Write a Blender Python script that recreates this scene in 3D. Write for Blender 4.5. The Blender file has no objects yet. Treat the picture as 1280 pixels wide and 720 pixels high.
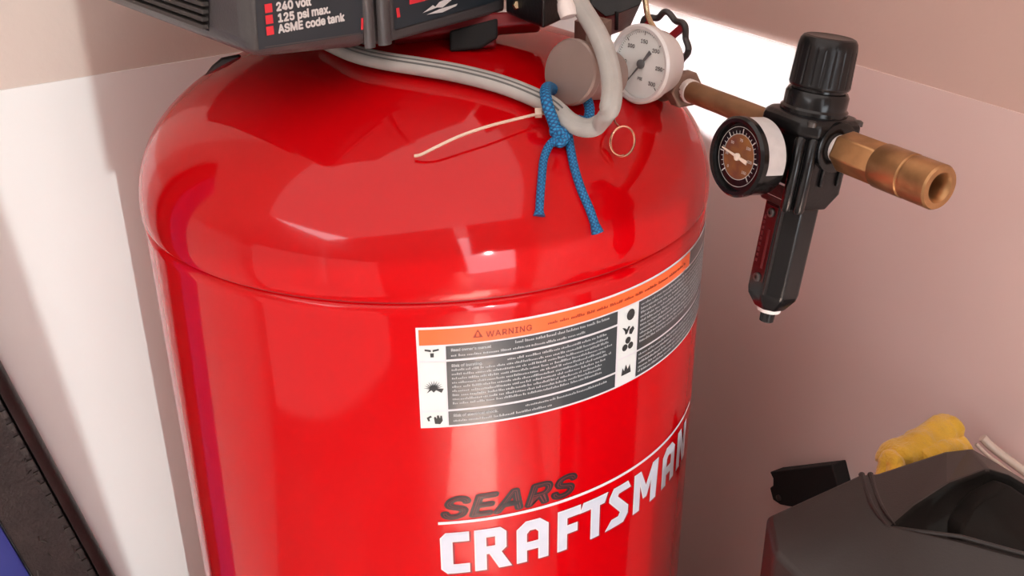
import bpy, bmesh, math, random
from mathutils import Vector, Matrix, noise
random.seed(7)
PI = math.pi
SC = bpy.context.scene
COL = SC.collection

# ------------------------------------------------------------------ camera
SEAM = 1.2                                   # height of the tank's upper seam above the floor
CAM = Vector((0.0, -0.928, 0.3378 + SEAM))
FWD = Vector((0.0734, 0.89584, -0.43827)).normalized()
RGT = Vector((0.99631, -0.08552, -0.00793)).normalized()
UPV = RGT.cross(FWD).normalized()
FPX = 1319.1
cd = bpy.data.cameras.new('camera'); cam = bpy.data.objects.new('camera', cd); COL.objects.link(cam)
cd.sensor_width = 36; cd.lens = FPX / 1280 * 36; cd.clip_start = .02; cd.clip_end = 100
m = Matrix((RGT, UPV, -FWD)).transposed().to_4x4(); m.translation = CAM
cam.matrix_world = m
SC.camera = cam

# ------------------------------------------------------------------ light
SC.view_settings.view_transform = 'Standard'
SC.view_settings.look = 'None'
SC.view_settings.gamma = 1
SC.view_settings.use_curve_mapping = False
SC.view_settings.exposure = 0.38

def hd(a):                                   # heading in degrees (0 = +y, 90 = +x)
    return Vector((math.sin(math.radians(a)), math.cos(math.radians(a)), 0))

w = bpy.data.worlds.new('sky'); SC.world = w; w.use_nodes = True
bg = w.node_tree.nodes['Background']
bg.inputs[0].default_value = (.90, .95, 1.0, 1); bg.inputs[1].default_value = 5.0

SUN_H, SUN_E = 159.8, 8.0
sl = bpy.data.lights.new('sun', 'SUN'); sl.energy = 1.15; sl.angle = math.radians(.3); sl.color = (.90, 1, 1)
so = bpy.data.objects.new('sun', sl); COL.objects.link(so)
sdir = -(hd(SUN_H) * math.cos(math.radians(SUN_E)) + Vector((0, 0, math.sin(math.radians(SUN_E)))))
so.rotation_euler = sdir.to_track_quat('-Z', 'Y').to_euler(); so.location = (1, -4, 4)

def area(name, loc, target, sx, sy, energy, color=(1, 1, 1), spread=None, roll_up='Y'):
    l = bpy.data.lights.new(name, 'AREA'); l.shape = 'RECTANGLE'; l.size = sx; l.size_y = sy
    l.energy = energy; l.color = color
    if spread: l.spread = math.radians(spread)
    o = bpy.data.objects.new(name, l); COL.objects.link(o); o.location = loc
    o.rotation_euler = (Vector(target) - Vector(loc)).to_track_quat('-Z', roll_up).to_euler()
    return o
area('ceiling_fill', (-.6, -1.3, 2.57), (-.6, -1.3, 0), 5.0, 4.4, 70, (1, .90, .85))  # added ceiling-wide fill light, not a real fitting
fl_ = hd(167) * 1.95
area('floor_fill', (fl_.x, fl_.y, 1.0), (fl_.x, fl_.y, 0), .35, 1.0, 30, (1, .86, .80), spread=70)  # added fill that brightens the pale sheet for the tank's streak and bounce
area('low_fill', (-1.1, -1.35, .75), (.45, -.05, 1.0), 1.5, 1.2, 3, (1, .82, .75))  # added low fill standing in for bounced light on the right wall
# added narrow beam, no window behind it, for the right curb's bright patch
bh, be, bd = 186, 33, 1.7
bdir = -(hd(bh) * math.cos(math.radians(be)) + Vector((0, 0, math.sin(math.radians(be)))))
RDv = Vector((.3958, -.9183, 0)); NRv = Vector((-.9183, -.3958, 0))
bx = RDv - bdir * RDv.dot(bdir); by = bdir.cross(bx.normalized())
kk = -by.dot(NRv) / bdir.dot(NRv); zg = abs((by + bdir * kk).z)
btgt = Vector((.2615, .5490, 0)) + RDv * .165 + Vector((0, 0, SEAM - .006))
wl_ = area('curb_fill_beam', btgt - bdir * bd, btgt, .42 * bx.length, .138 / zg, .26, (.82, .94, 1.0), spread=.6)
mb = Matrix((bx.normalized(), (-bdir).cross(bx.normalized()), -bdir)).transposed().to_4x4(); mb.translation = btgt - bdir * bd
wl_.matrix_world = mb

# ------------------------------------------------------------------ materials
def mat(name, col, rough=.5, metal=0, coat=0, coat_ior=1.5, spec=.5, var=0, vscale=8, bump=0, bscale=60, trans=0, sheen=0, col2=None, ior=1.5):
    mt = bpy.data.materials.new(name); mt.use_nodes = True
    nt = mt.node_tree; b = nt.nodes['Principled BSDF']
    b.inputs['Base Color'].default_value = (*col, 1); b.inputs['Roughness'].default_value = rough
    b.inputs['Metallic'].default_value = metal; b.inputs['Coat Weight'].default_value = coat
    b.inputs['Coat IOR'].default_value = coat_ior; b.inputs['Coat Roughness'].default_value = .07
    b.inputs['Specular IOR Level'].default_value = spec; b.inputs['Transmission Weight'].default_value = trans
    b.inputs['Sheen Weight'].default_value = sheen; b.inputs['IOR'].default_value = ior
    if var or bump:
        tc = nt.nodes.new('ShaderNodeTexCoord')
    if var:
        n = nt.nodes.new('ShaderNodeTexNoise'); n.inputs['Scale'].default_value = vscale; n.inputs['Detail'].default_value = 6
        nt.links.new(tc.outputs['Object'], n.inputs['Vector'])
        r = nt.nodes.new('ShaderNodeValToRGB')
        c2 = col2 if col2 else tuple(c * (1 - var) for c in col)
        r.color_ramp.elements[0].color = (*c2, 1); r.color_ramp.elements[1].color = (*col, 1)
        r.color_ramp.elements[0].position = .3; r.color_ramp.elements[1].position = .65
        nt.links.new(n.outputs['Fac'], r.inputs['Fac']); nt.links.new(r.outputs['Color'], b.inputs['Base Color'])
    if bump:
        n2 = nt.nodes.new('ShaderNodeTexNoise'); n2.inputs['Scale'].default_value = bscale; n2.inputs['Detail'].default_value = 4
        nt.links.new(tc.outputs['Object'], n2.inputs['Vector'])
        bp = nt.nodes.new('ShaderNodeBump'); bp.inputs['Strength'].default_value = bump; bp.inputs['Distance'].default_value = .002
        nt.links.new(n2.outputs['Fac'], bp.inputs['Height']); nt.links.new(bp.outputs['Normal'], b.inputs['Normal'])
        if coat: nt.links.new(bp.outputs['Normal'], b.inputs['Coat Normal'])
    return mt

M = {}
M['red'] = mat('red_gloss_paint', (.52, .0006, .003), .4, spec=0.0, coat=.8, coat_ior=1.5, bump=.05, bscale=16)
M['seam'] = mat('red_seam_paint', (.30, .001, .004), .4)
M['redplate'] = mat('red_plate_paint', (.22, .001, .004), .5)
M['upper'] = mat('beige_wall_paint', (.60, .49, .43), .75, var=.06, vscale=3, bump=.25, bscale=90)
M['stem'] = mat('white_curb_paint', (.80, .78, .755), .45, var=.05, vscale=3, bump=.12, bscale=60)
M['upper_right'] = mat('pink_bounce_beige_wall', (.70, .51, .44), .75, var=.06, vscale=3, bump=.25, bscale=90)  # beige tinted pink: the tank's red bounce is put into the colour
M['stem_right'] = mat('pink_bounce_white_curb', (.84, .66, .61), .45, var=.05, vscale=3, bump=.12, bscale=60)  # white curb with the red bounce light mixed into its colour
M['floor'] = mat('grey_concrete', (.34, .31, .29), .7, var=.3, vscale=3, bump=.3, bscale=40)
M['reflector'] = mat('pale_reflector', (.82, .70, .62), .6, var=.1, vscale=4)
M['ceil'] = mat('ceiling_paint', (.55, .52, .50), .9, var=.05)
M['front'] = mat('front_wall_board', (.55, .50, .47), .9, var=.1)
M['black'] = mat('black_plastic', (.006, .0055, .006), .3, spec=.35, bump=.1, bscale=300)
M['blackgl'] = mat('black_gloss_plastic', (.006, .006, .0065), .2, spec=.4)
M['shroud'] = mat('charcoal_moulded_plastic', (.075, .071, .072), .36, var=.12, vscale=20, bump=.12, bscale=500)
M['shroudlabel'] = mat('dark_blue_grey_label', (.028, .038, .047), .35, var=.1, vscale=30)
M['vent'] = mat('brown_black_vent', (.052, .045, .040), .5, var=.2, vscale=30)
M['dark'] = mat('dark_void', (.006, .005, .005), .8)
M['white'] = mat('white_print', (.70, .70, .68), .5)
M['redprint'] = mat('red_print', (.72, .03, .045), .5)
M['orange'] = mat('orange_print', (.95, .14, .035), .4, var=.06, vscale=60)
M['labelgrey'] = mat('label_charcoal', (.045, .05, .055), .28, coat=.4)
M['labeltext'] = mat('label_small_text', (.42, .43, .44), .5)
M['orangetext'] = mat('label_dark_orange_text', (.30, .03, .01), .5)
M['picto'] = mat('picto_black', (.03, .03, .03), .5)
M['silver'] = mat('letter_silver', (.60, .60, .68), .4, var=.08, vscale=60)
M['letterwhite'] = mat('letter_white', (.70, .66, .68), .45)
M['lettershadow'] = mat('letter_dark_red', (.22, .002, .008), .4)
M['letterblack'] = mat('letter_black', (.012, .008, .010), .35)
M['lettergrey'] = mat('letter_inline', (.20, .03, .035), .4)
M['brass'] = mat('tarnished_brass', (.50, .27, .12), .36, metal=.85, var=.35, vscale=60, bump=.15, bscale=150)
M['pipe'] = mat('brown_brass_pipe', (.27, .135, .065), .42, metal=.35, var=.3, vscale=40)
M['bronze'] = mat('dull_bronze', (.26, .17, .13), .5, metal=.4, var=.2, vscale=40)
M['cap'] = mat('dull_tan_metal', (.37, .27, .235), .42, metal=.35, var=.15, vscale=25)
M['copper'] = mat('copper_wire', (.75, .42, .28), .25, metal=1)
M['gold'] = mat('gold_tube', (.72, .58, .36), .25, metal=1)
M['tape'] = mat('white_thread_tape', (.80, .72, .68), .6, bump=.3, bscale=400)
M['dial'] = mat('white_dial', (.88, .90, .87), .5, var=.04, vscale=60)
M['dialmark'] = mat('dial_marks', (.12, .12, .12), .5)
M['bezel'] = mat('pale_grey_bezel', (.66, .62, .60), .3, coat=.5)
M['glass'] = mat('clear_lens', (1, 1, 1), .02, trans=1, ior=1.3)
M['amber'] = mat('amber_dial', (.30, .13, .03), .4, var=.5, vscale=60, col2=(.12, .03, .03))
M['whiteneedle'] = mat('cream_needle', (.86, .74, .62), .4)
M['sticker'] = mat('grey_white_sticker', (.60, .57, .56), .6, var=.1, vscale=150)
M['pink'] = mat('pink_sticker', (.86, .74, .75), .6, var=.2, vscale=300)
M['window'] = mat('dark_red_sight_window', (.020, .004, .005), .15, spec=.7)
M['windowmark'] = mat('dull_red_mark', (.10, .012, .014), .4)
M['screw'] = mat('dark_screw', (.10, .09, .085), .35, metal=.7)
M['cable'] = mat('grey_cable_jacket', (.44, .42, .39), .55, var=.12, vscale=60)
M['cableline'] = mat('cable_groove', (.12, .115, .11), .7)
M['tie'] = mat('cream_nylon', (.74, .55, .43), .4)
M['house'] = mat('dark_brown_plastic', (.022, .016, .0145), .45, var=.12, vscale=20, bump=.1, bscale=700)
M['housein'] = mat('shade_black_inside', (.006, .005, .004), .8, spec=.2)  # darkened so the hollow's shade sits in the colour
M['rubber'] = mat('black_rubber', (.026, .019, .018), .42, var=.3, vscale=30, bump=.3, bscale=200)
M['rubber2'] = mat('brown_black_rubber', (.030, .020, .019), .6, var=.4, vscale=60, bump=.6, bscale=250)
M['blue'] = mat('blue_plastic', (.035, .06, .32), .4, var=.1, vscale=20)
M['strip'] = mat('pale_plastic', (.62, .50, .42), .35)
M['yellow'] = mat('yellow_cloth', (.72, .42, .035), .9, var=.25, vscale=40, bump=.8, bscale=350, sheen=.4)
M['wheelred'] = mat('dark_red_wheel', (.24, .008, .014), .4)
M['wheelblack'] = mat('black_wheel_rim', (.05, .045, .045), .4)

# blue braided cord
def cord_mat():
    mt = bpy.data.materials.new('blue_braid'); mt.use_nodes = True; nt = mt.node_tree; b = nt.nodes['Principled BSDF']
    uv = nt.nodes.new('ShaderNodeUVMap')
    hs = []
    for ang in (.7, -.7):
        mp = nt.nodes.new('ShaderNodeMapping'); mp.inputs['Rotation'].default_value = (0, 0, ang)
        wv = nt.nodes.new('ShaderNodeTexWave'); wv.inputs['Scale'].default_value = .55; wv.inputs['Distortion'].default_value = .4
        nt.links.new(uv.outputs[0], mp.inputs[0]); nt.links.new(mp.outputs[0], wv.inputs[0]); hs.append(wv)
    mx = nt.nodes.new('ShaderNodeMath'); mx.operation = 'MULTIPLY'
    nt.links.new(hs[0].outputs['Fac'], mx.inputs[0]); nt.links.new(hs[1].outputs['Fac'], mx.inputs[1])
    r = nt.nodes.new('ShaderNodeValToRGB'); r.color_ramp.elements[0].color = (.004, .06, .19, 1); r.color_ramp.elements[1].color = (.01, .25, .52, 1)
    r.color_ramp.elements[1].position = .5
    nt.links.new(mx.outputs[0], r.inputs[0]); nt.links.new(r.outputs[0], b.inputs['Base Color'])
    bp = nt.nodes.new('ShaderNodeBump'); bp.inputs['Strength'].default_value = .6; bp.inputs['Distance'].default_value = .001
    nt.links.new(mx.outputs[0], bp.inputs['Height']); nt.links.new(bp.outputs[0], b.inputs['Normal'])
    b.inputs['Roughness'].default_value = .6
    return mt
M['cord'] = cord_mat()

# ------------------------------------------------------------------ helpers
def obj(name, bm, mats, parent=None, smooth=True, bevel=0, sub=0, angle=40):
    me = bpy.data.meshes.new(name)
    bmesh.ops.recalc_face_normals(bm, faces=bm.faces[:])
    bm.to_mesh(me); bm.free()
    for k in (mats if isinstance(mats, (list, tuple)) else [mats]): me.materials.append(M[k])
    o = bpy.data.objects.new(name, me); COL.objects.link(o)
    if parent: o.parent = parent; o.matrix_parent_inverse = parent_inv(parent)
    if bevel:
        b = o.modifiers.new('bevel', 'BEVEL'); b.width = bevel; b.segments = 3; b.limit_method = 'ANGLE'; b.angle_limit = math.radians(35)
    if sub:
        s = o.modifiers.new('sub', 'SUBSURF'); s.levels = sub; s.render_levels = sub
    if smooth:
        me.shade_smooth()
        if angle and not sub:
            with bpy.context.temp_override(object=o, active_object=o, selected_objects=[o], selected_editable_objects=[o]):
                try: me.set_sharp_from_angle(angle=math.radians(angle))
                except Exception: pass
    return o
def parent_inv(p): return Matrix.Translation(-p.location) if p.parent is None else Matrix()   # parts carry world coordinates
def thing(name, label, cat, loc, group=None):
    o = bpy.data.objects.new(name, None); COL.objects.link(o); o.location = loc; o.empty_display_size = .05
    o['label'] = label; o['category'] = cat
    if group: o['group'] = group
    return o
def tag(o, label, cat, group=None):
    o['label'] = label; o['category'] = cat
    if group: o['group'] = group
    return o
def struct(o): o['kind'] = 'structure'; return o

def ray(px, py): return FWD + RGT * ((px - 640) / FPX) - UPV * ((py - 360) / FPX)
def at(px, py, D): return CAM + ray(px, py) * D          # D = depth along the view axis, metres
R = .254
DR, DC, DN = .2555, .140, 2.25                            # dome: rim radius, rise, squareness
def zdome(r): return SEAM + DC * max(0, 1 - min(1, r / DR) ** DN) ** (1 / DN)
def on_dome(px, py, off=0):                               # off: clearance above the dome's surface
    v = ray(px, py); t = .4
    while t < 1.4:
        P = CAM + v * t; r = math.hypot(P.x, P.y)
        if r < DR and P.z < zdome(r): break
        t += .0005
    P = CAM + v * t; r = math.hypot(P.x, P.y); e = .002
    sl = (zdome(r + e) - zdome(max(0, r - e))) / (2 * e)
    n = Vector((-sl * P.x / r, -sl * P.y / r, 1)).normalized()
    return P - v * (off / max(.3, -v.dot(n)))
def on_plane(px, py, P0, N):
    v = ray(px, py); return CAM + v * ((P0 - CAM).dot(N) / v.dot(N))

def frame(o, z, up=Vector((0, 0, 1))):
    z = z.normalized(); x = up.cross(z)
    if x.length < 1e-4: x = Vector((1, 0, 0))
    x.normalize(); y = z.cross(x)
    mm = Matrix((x, y, z)).transposed().to_4x4(); mm.translation = o
    return mm
def lathe(bm, prof, mtx=Matrix(), seg=48, mi=0, mod=None, cap=True, phase=0):
    rings = []
    for r, z in prof:
        ring = []
        for i in range(seg):
            a = 2 * PI * i / seg + phase
            rr = r * (mod(a, z) if mod else 1)
            ring.append(bm.verts.new(mtx @ Vector((rr * math.cos(a), rr * math.sin(a), z))))
        rings.append(ring)
    for a, b in zip(rings, rings[1:]):
        for i in range(seg):
            j = (i + 1) % seg
            f = bm.faces.new((a[i], a[j], b[j], b[i])); f.material_index = mi
    if cap:
        for ring in (rings[0], rings[-1]):
            try: f = bm.faces.new(ring); f.material_index = mi
            except ValueError: pass
    return rings
def box(bm, c, sx, sy, sz, mtx=Matrix(), mi=0):
    c = Vector(c); vs = []
    for dx in (-1, 1):
        for dy in (-1, 1):
            for dz in (-1, 1): vs.append(bm.verts.new(mtx @ (c + Vector((dx * sx / 2, dy * sy / 2, dz * sz / 2)))))
    for q in ((0, 1, 3, 2), (4, 6, 7, 5), (0, 4, 5, 1), (2, 3, 7, 6), (0, 2, 6, 4), (1, 5, 7, 3)):
        f = bm.faces.new([vs[i] for i in q]); f.material_index = mi
def prism(bm, pts, off, mi=0):                            # polygon (3D points) pushed along off
    a = [bm.verts.new(p) for p in pts]; b = [bm.verts.new(Vector(p) + off) for p in pts]
    n = len(a)
    for f in (bm.faces.new(a), bm.faces.new(b[::-1])): f.material_index = mi
    for i in range(n):
        f = bm.faces.new((a[i], b[i], b[(i + 1) % n], a[(i + 1) % n])); f.material_index = mi
def catmull(pts, n=8):
    out = []
    P = [pts[0] * 2 - pts[1]] + list(pts) + [pts[-1] * 2 - pts[-2]]
    for i in range(1, len(P) - 2):
        for k in range(n):
            t = k / n; a, b, c, d = P[i - 1], P[i], P[i + 1], P[i + 2]
            out.append(.5 * ((2 * b) + (c - a) * t + (2 * a - 5 * b + 4 * c - d) * t * t + (3 * b - a - 3 * c + d) * t ** 3))
    out.append(P[-2]); return out
def sweep(bm, pts, prof, ref=None, cap=True, scale=None, mats=None, uv=None, mats_to=9999):
    # prof: 2D points (side, up); ref: vector that 'up' leans to
    rings = []; nrm = None; L = 0; Ls = []
    for i, p in enumerate(pts):
        t = (pts[min(i + 1, len(pts) - 1)] - pts[max(i - 1, 0)]).normalized()
        if i: L += (p - pts[i - 1]).length
        Ls.append(L)
        if ref is not None: up = ref - t * ref.dot(t)
        elif nrm is None: up = t.orthogonal()
        else: up = nrm - t * nrm.dot(t)
        up.normalize(); nrm = up; sd = t.cross(up)
        s = scale(i / (len(pts) - 1)) if scale else 1
        rings.append([bm.verts.new(p + sd * (a * s) + up * (b * s)) for a, b in prof])
    n = len(prof); lay = bm.loops.layers.uv.verify() if uv else None
    for k, (a, b) in enumerate(zip(rings, rings[1:])):
        for i in range(n):
            j = (i + 1) % n
            f = bm.faces.new((a[i], a[j], b[j], b[i]))
            if mats and k < mats_to: f.material_index = mats[i]
            if uv:
                for l, (u, v) in zip(f.loops, ((i, Ls[k]), (i + 1, Ls[k]), (i + 1, Ls[k + 1]), (i, Ls[k + 1]))):
                    l[lay].uv = (u / n * 3.42, v * uv)
    if cap:
        bm.faces.new(rings[0][::-1]); bm.faces.new(rings[-1])
def circ(r, n=12): return [(r * math.cos(2 * PI * i / n), r * math.sin(2 * PI * i / n)) for i in range(n)]
def tube(bm, pts, r, n=12, **k): sweep(bm, pts, circ(r, n), **k)

def flat_to_bm(curve):                                    # a 2D curve/text datablock filled and turned into a bmesh
    o = bpy.data.objects.new('tmp', curve); COL.objects.link(o)
    dg = bpy.context.evaluated_depsgraph_get(); dg.update()
    me = bpy.data.meshes.new_from_object(o.evaluated_get(dg)); bm = bmesh.new(); bm.from_mesh(me)
    bpy.data.objects.remove(o); bpy.data.meshes.remove(me); return bm
try:                                                      # Blender's own interface typeface, else its built-in one
    import os
    FONT = bpy.data.fonts.load(os.path.join(bpy.utils.system_resource('DATAFILES'), 'fonts', 'Inter.woff2'))
except Exception:
    FONT = None
def text_bm(s, size, bold=0, shear=0, spacing=1, align='LEFT'):
    c = bpy.data.curves.new('t', 'FONT'); c.body = s
    if FONT: c.font = FONT
    c.size = size; c.offset = min(bold, 0); c.shear = shear
    c.space_character = spacing; c.align_x = align; c.fill_mode = 'FRONT'; c.resolution_u = 3
    b0 = flat_to_bm(c)
    if bold > 0:                                          # heavier strokes: the same print laid down again a hair to each side
        src = b0.copy()
        for k in range(8):
            dx, dy = bold * math.cos(k * PI / 4), bold * math.sin(k * PI / 4)
            join(b0, src.copy(), lambda q: q + Vector((dx, dy, .000012 * (k + 1))), 0)
        src.free()
    return b0
def poly_bm(polys, offset=0):
    c = bpy.data.curves.new('p', 'CURVE'); c.dimensions = '2D'; c.fill_mode = 'FRONT'; c.offset = offset
    for pl in polys:
        s = c.splines.new('POLY'); s.points.add(len(pl) - 1); s.use_cyclic_u = True
        for q, (x, y) in zip(s.points, pl): q.co = (x, y, 0, 1)
    return flat_to_bm(c)
def join(dst, src, fn, mi):                               # add src to dst through a mapping of its vertices
    mp = {v: dst.verts.new(fn(v.co)) for v in src.verts}
    for f in src.faces:
        try: g = dst.faces.new([mp[v] for v in f.verts]); g.material_index = mi
        except ValueError: pass
    src.free()
def slice_x(bm, step=.004):
    if not bm.verts: return
    x0 = min(v.co.x for v in bm.verts); x1 = max(v.co.x for v in bm.verts); x = math.ceil(x0 / step) * step
    while x < x1:
        bmesh.ops.bisect_plane(bm, geom=bm.verts[:] + bm.edges[:] + bm.faces[:], plane_co=(x, 0, 0), plane_no=(1, 0, 0)); x += step
def wrap(off):                                            # (arc, height) -> on the cylinder wall
    def fn(c):
        a = c.x / R; rr = R + off + c.z
        return Vector((rr * math.sin(a), -rr * math.cos(a), SEAM + c.y))
    return fn
def rect_bm(x0, x1, y0, y1):
    b = bmesh.new(); b.faces.new([b.verts.new((x, y, 0)) for x, y in ((x0, y0), (x1, y0), (x1, y1), (x0, y1))]); return b
def put_wrapped(dst, src, off, mi):
    slice_x(src); join(dst, src, wrap(off), mi)

# ------------------------------------------------------------------ the setting: a garage corner
CORNER = Vector((.2615, .5490, 0)); RD = Vector((.3958, -.9183, 0)); LD = Vector((-.8451, -.5346, 0))
NR = Vector((-.9183, -.3958, 0)); NL = Vector((.5346, -.8451, 0))     # into the room
LEDGE = SEAM + .0634; TOP = 2.6
def wall_slab(name, d, n, s0, s1, z0, z1, key, back=0.0):
    bm = bmesh.new()
    pts = [CORNER + d * s - n * back + Vector((0, 0, z)) for s, z in ((s0, z0), (s1, z0), (s1, z1), (s0, z1))]
    prism(bm, pts, -n * .12); return struct(obj(name, bm, key, smooth=False))
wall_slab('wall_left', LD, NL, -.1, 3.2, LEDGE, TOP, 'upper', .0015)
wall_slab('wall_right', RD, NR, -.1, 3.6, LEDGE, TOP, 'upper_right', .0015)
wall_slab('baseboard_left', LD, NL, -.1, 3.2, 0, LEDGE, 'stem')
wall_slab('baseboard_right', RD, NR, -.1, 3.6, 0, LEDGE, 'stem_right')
bm = bmesh.new(); e_ = CORNER + LD * 3.2
prism(bm, [e_, e_ + Vector((-.1, -2.4, 0)), e_ + Vector((-.1, -2.4, TOP)), e_ + Vector((0, 0, TOP))], Vector((-.12, 0, 0))); struct(obj('wall_back', bm, 'front', smooth=False))
bm = bmesh.new(); box(bm, (0, -1.5, -.05), 12, 12, .1); struct(obj('floor', bm, 'floor', smooth=False))
DOORC = hd(SUN_H) * 2.1; PERP = hd(SUN_H + 90)             # PERP points to the photo's left
bm = bmesh.new(); prism(bm, [CORNER + Vector((.2, .4, TOP)), CORNER + RD * 3.6 + Vector((.3, 0, TOP)), CORNER + RD * 3.0 + LD * 3.2 + Vector((0, 0, TOP)), CORNER + LD * 3.2 + Vector((-.2, .3, TOP))], Vector((0, 0, .1)))
struct(obj('ceiling', bm, 'ceil', smooth=False))
OPEN_R = -.30
for a0, a1, b in ((.232, .471, 3.4), (OPEN_R, OPEN_R, -1.2)):    # the gap of daylight between the two halves; one edge leans to shape the left shadow
    bm = bmesh.new()
    pts = [DOORC + PERP * s + Vector((0, 0, z)) for s, z in ((a0, 0), (b, 0), (b, TOP), (a1, TOP))]
    prism(bm, pts, hd(SUN_H) * .1); struct(obj('wall_front', bm, 'front', smooth=False))

bm = bmesh.new(); mtx = Matrix.Translation(hd(167) * 1.85) @ Matrix.Rotation(math.radians(-(SUN_H - 180)), 4, 'Z')
box(bm, (0, 0, .006), .50, 1.3, .012, mtx)  # unseen sheet added to bounce light and streak the tank's gloss
tag(obj('reflector_sheet', bm, 'reflector', smooth=False), 'pale sheet added on the unseen floor to bounce light onto the tank', 'board')

bm = bmesh.new(); prism(bm, [DOORC + PERP * q + Vector((0, 0, z)) for q, z in ((.262, 1.50), (-.30, 1.50), (-.30, TOP), (.262, TOP))], hd(SUN_H) * .05)
struct(obj('sun_blocker_1', bm, 'front', smooth=False))            # unseen panel added to block sun from the dome and upper left wall

# ------------------------------------------------------------------ air compressor
comp = thing('air_compressor', 'big glossy red vertical air compressor tank with black motor shroud in the wall corner', 'air compressor', (0, 0, 0))
bm = bmesh.new()
prof = [(.20, .10), (.235, .115), (R, .18), (R, SEAM - .012), (R, SEAM - .005), (R - .0035, SEAM - .0025)]
lathe(bm, prof, seg=192, cap=False)
dp = [(R - .0035, SEAM - .0005), (DR - .0006, SEAM + .0004), (DR, SEAM + .003)]
for i in range(1, 49):
    t = PI / 2 * i / 48; dp.append((DR * max(1e-4, math.cos(t)) ** (2 / DN), SEAM + .003 + (DC - .003) * math.sin(t) ** (2 / DN)))
lathe(bm, dp, seg=192, cap=False)
tank = obj('tank', bm, 'red', comp, angle=60)
bm = bmesh.new(); lathe(bm, [(R - .0032, SEAM - .004), (R - .0030, SEAM - .0015), (R - .0032, SEAM + .0008)], seg=192, cap=False)
obj('seam_groove', bm, 'seam', tank)
bm = bmesh.new(); lathe(bm, [(.19, 0), (.22, 0), (.22, .14), (.205, .14)], seg=64); obj('base_ring', bm, 'red', comp)

# --- warning label, printed on one sheet
bm = bmesh.new()
mats = ['letterwhite', 'orange', 'labelgrey', 'labeltext', 'orangetext', 'picto', 'white']
def lr(x0, x1, y0, y1, mi, off): put_wrapped(bm, rect_bm(x0 / 1000, x1 / 1000, y0 / 1000, y1 / 1000), off, mi)
O1, O2, O3 = .0004, .0007, .0010
XE = 330
lr(-14.8, XE, -106.4, -20.4, 0, O1)
lr(-12.8, 254, -35.0, -22.2, 1, O2); lr(255, XE, -35.0, -22.2, 2, O2)
for y0, y1 in ((-47.6, -36.4), (-90.6, -49.4), (-104.6, -92.4)):
    lr(-12.8, 5.2, y0, y1, 6, O2); lr(6.4, 148.5, y0, y1, 2, O2)
for y0, y1 in ((-80, -36.4), (-104.6, -81.6)):
    lr(150.6, 171, y0, y1, 6, O2); lr(172.6, XE, y0, y1, 2, O2)
def dashes(x0, x1, ys, mi, h=1.15, wmin=2.5, wmax=8.5, gap=1.3, off=O3):
    for y in ys:
        x = x0; end = x1 - random.uniform(0, (x1 - x0) * .12)
        while x < end - 2:
            wd = min(random.uniform(wmin, wmax), end - x)
            k = x
            while k < x + wd:                              # letters of one unreadable small word
                lw = random.uniform(.7, 1.1); hh = h * random.choice((.75, .8, 1.0, 1.35))
                put_wrapped(bm, rect_bm(k / 1000, (k + lw) / 1000, (y) / 1000, (y + hh) / 1000), off, mi); k += lw + .45
            x += wd + gap
def ltext(s, x, y, size, mi, bold=.0, spacing=1.0, shear=0):
    t = text_bm(s, size / 1000, bold / 1000, shear, spacing)
    for v in t.verts: v.co.x += x / 1000; v.co.y += y / 1000
    put_wrapped(bm, t, O3, mi)
ltext('WARNING', 36, -31.6, 9.2, 4, .15, 1.12)
t = poly_bm([[(.0262, -.0312), (.0338, -.0312), (.0300, -.0244)], [(.0287, -.0303), (.0313, -.0303), (.0306, -.0268), (.0294, -.0268)]]); put_wrapped(bm, t, O3, 4)
dashes(84, 250, (-29.8,), 4, 1.9, 6, 16, 2.6)
ltext("Read owner's manual", 10, -40.8, 4.2, 3, .12)
dashes(58, 146, (-40.2,), 3, 1.8); dashes(10, 120, (-45.2,), 3, 1.5)
ltext('Risk of bursting.', 10, -54.0, 4.4, 3, .12)
dashes(52, 146, (-53.4,), 3, 1.5); dashes(10, 146, [-57.4 - 3.6 * i for i in range(9)], 3, 1.45)
ltext('Risk of electrical shock.', 10, -97.2, 4.4, 3, .12)
dashes(66, 146, (-96.6,), 3, 1.5); dashes(10, 92, (-101.6,), 3, 1.5)
dashes(175, XE, [-40.2 - 3.7 * i for i in range(10)], 3, 1.5); dashes(175, XE, [-85.6 - 3.9 * i for i in range(5)], 3, 1.5)
def pic(polys): put_wrapped(bm, poly_bm([[(x / 1000, y / 1000) for x, y in p] for p in polys]), O3, 5)
# pictograms: open book, burst, hand at plug, then round blade, two hands, fan, flames
pic([[(-9, -39.5), (-4.5, -40.5), (-4.5, -38.8), (-9, -38)], [(-3.2, -40.5), (1.3, -39.5), (1.3, -38), (-3.2, -38.8)], [(-5.2, -41.5), (-2.4, -41.5), (-2.6, -45), (-5, -45)]])
st = []
for i in range(22):
    a = PI * (i / 21); rr = 7.5 if i % 2 == 0 else 3.0; st.append((-3.8 + rr * math.cos(a), -72 + rr * 1.0 * math.sin(a)))
pic([st + [(-9, -75.5), (-5.5, -73), (-3.8, -75), (-2, -73), (2, -75.5)]])
pic([[(-10, -97), (-7, -95), (-6, -96.5), (-8, -97.5), (-7.5, -100), (-9, -100)], [(-4, -102.5), (0, -103), (2, -100), (1.5, -95.5), (.3, -95.5), (0, -98), (-1, -95), (-2.2, -95.2), (-2.4, -98), (-3.6, -96), (-4.6, -97)]])
pic([[(163 + 4.6 * math.cos(2 * PI * i / 14), -44.0 + 4.9 * math.sin(2 * PI * i / 14)) for i in range(14)]])
pic([[(154, -53), (157, -54), (159, -56), (161, -53.5), (163, -54.5), (161, -57.5), (159.5, -60), (157.5, -60), (157, -57)], [(162, -57), (166, -55), (168, -58), (165, -62), (162, -61)]])
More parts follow.
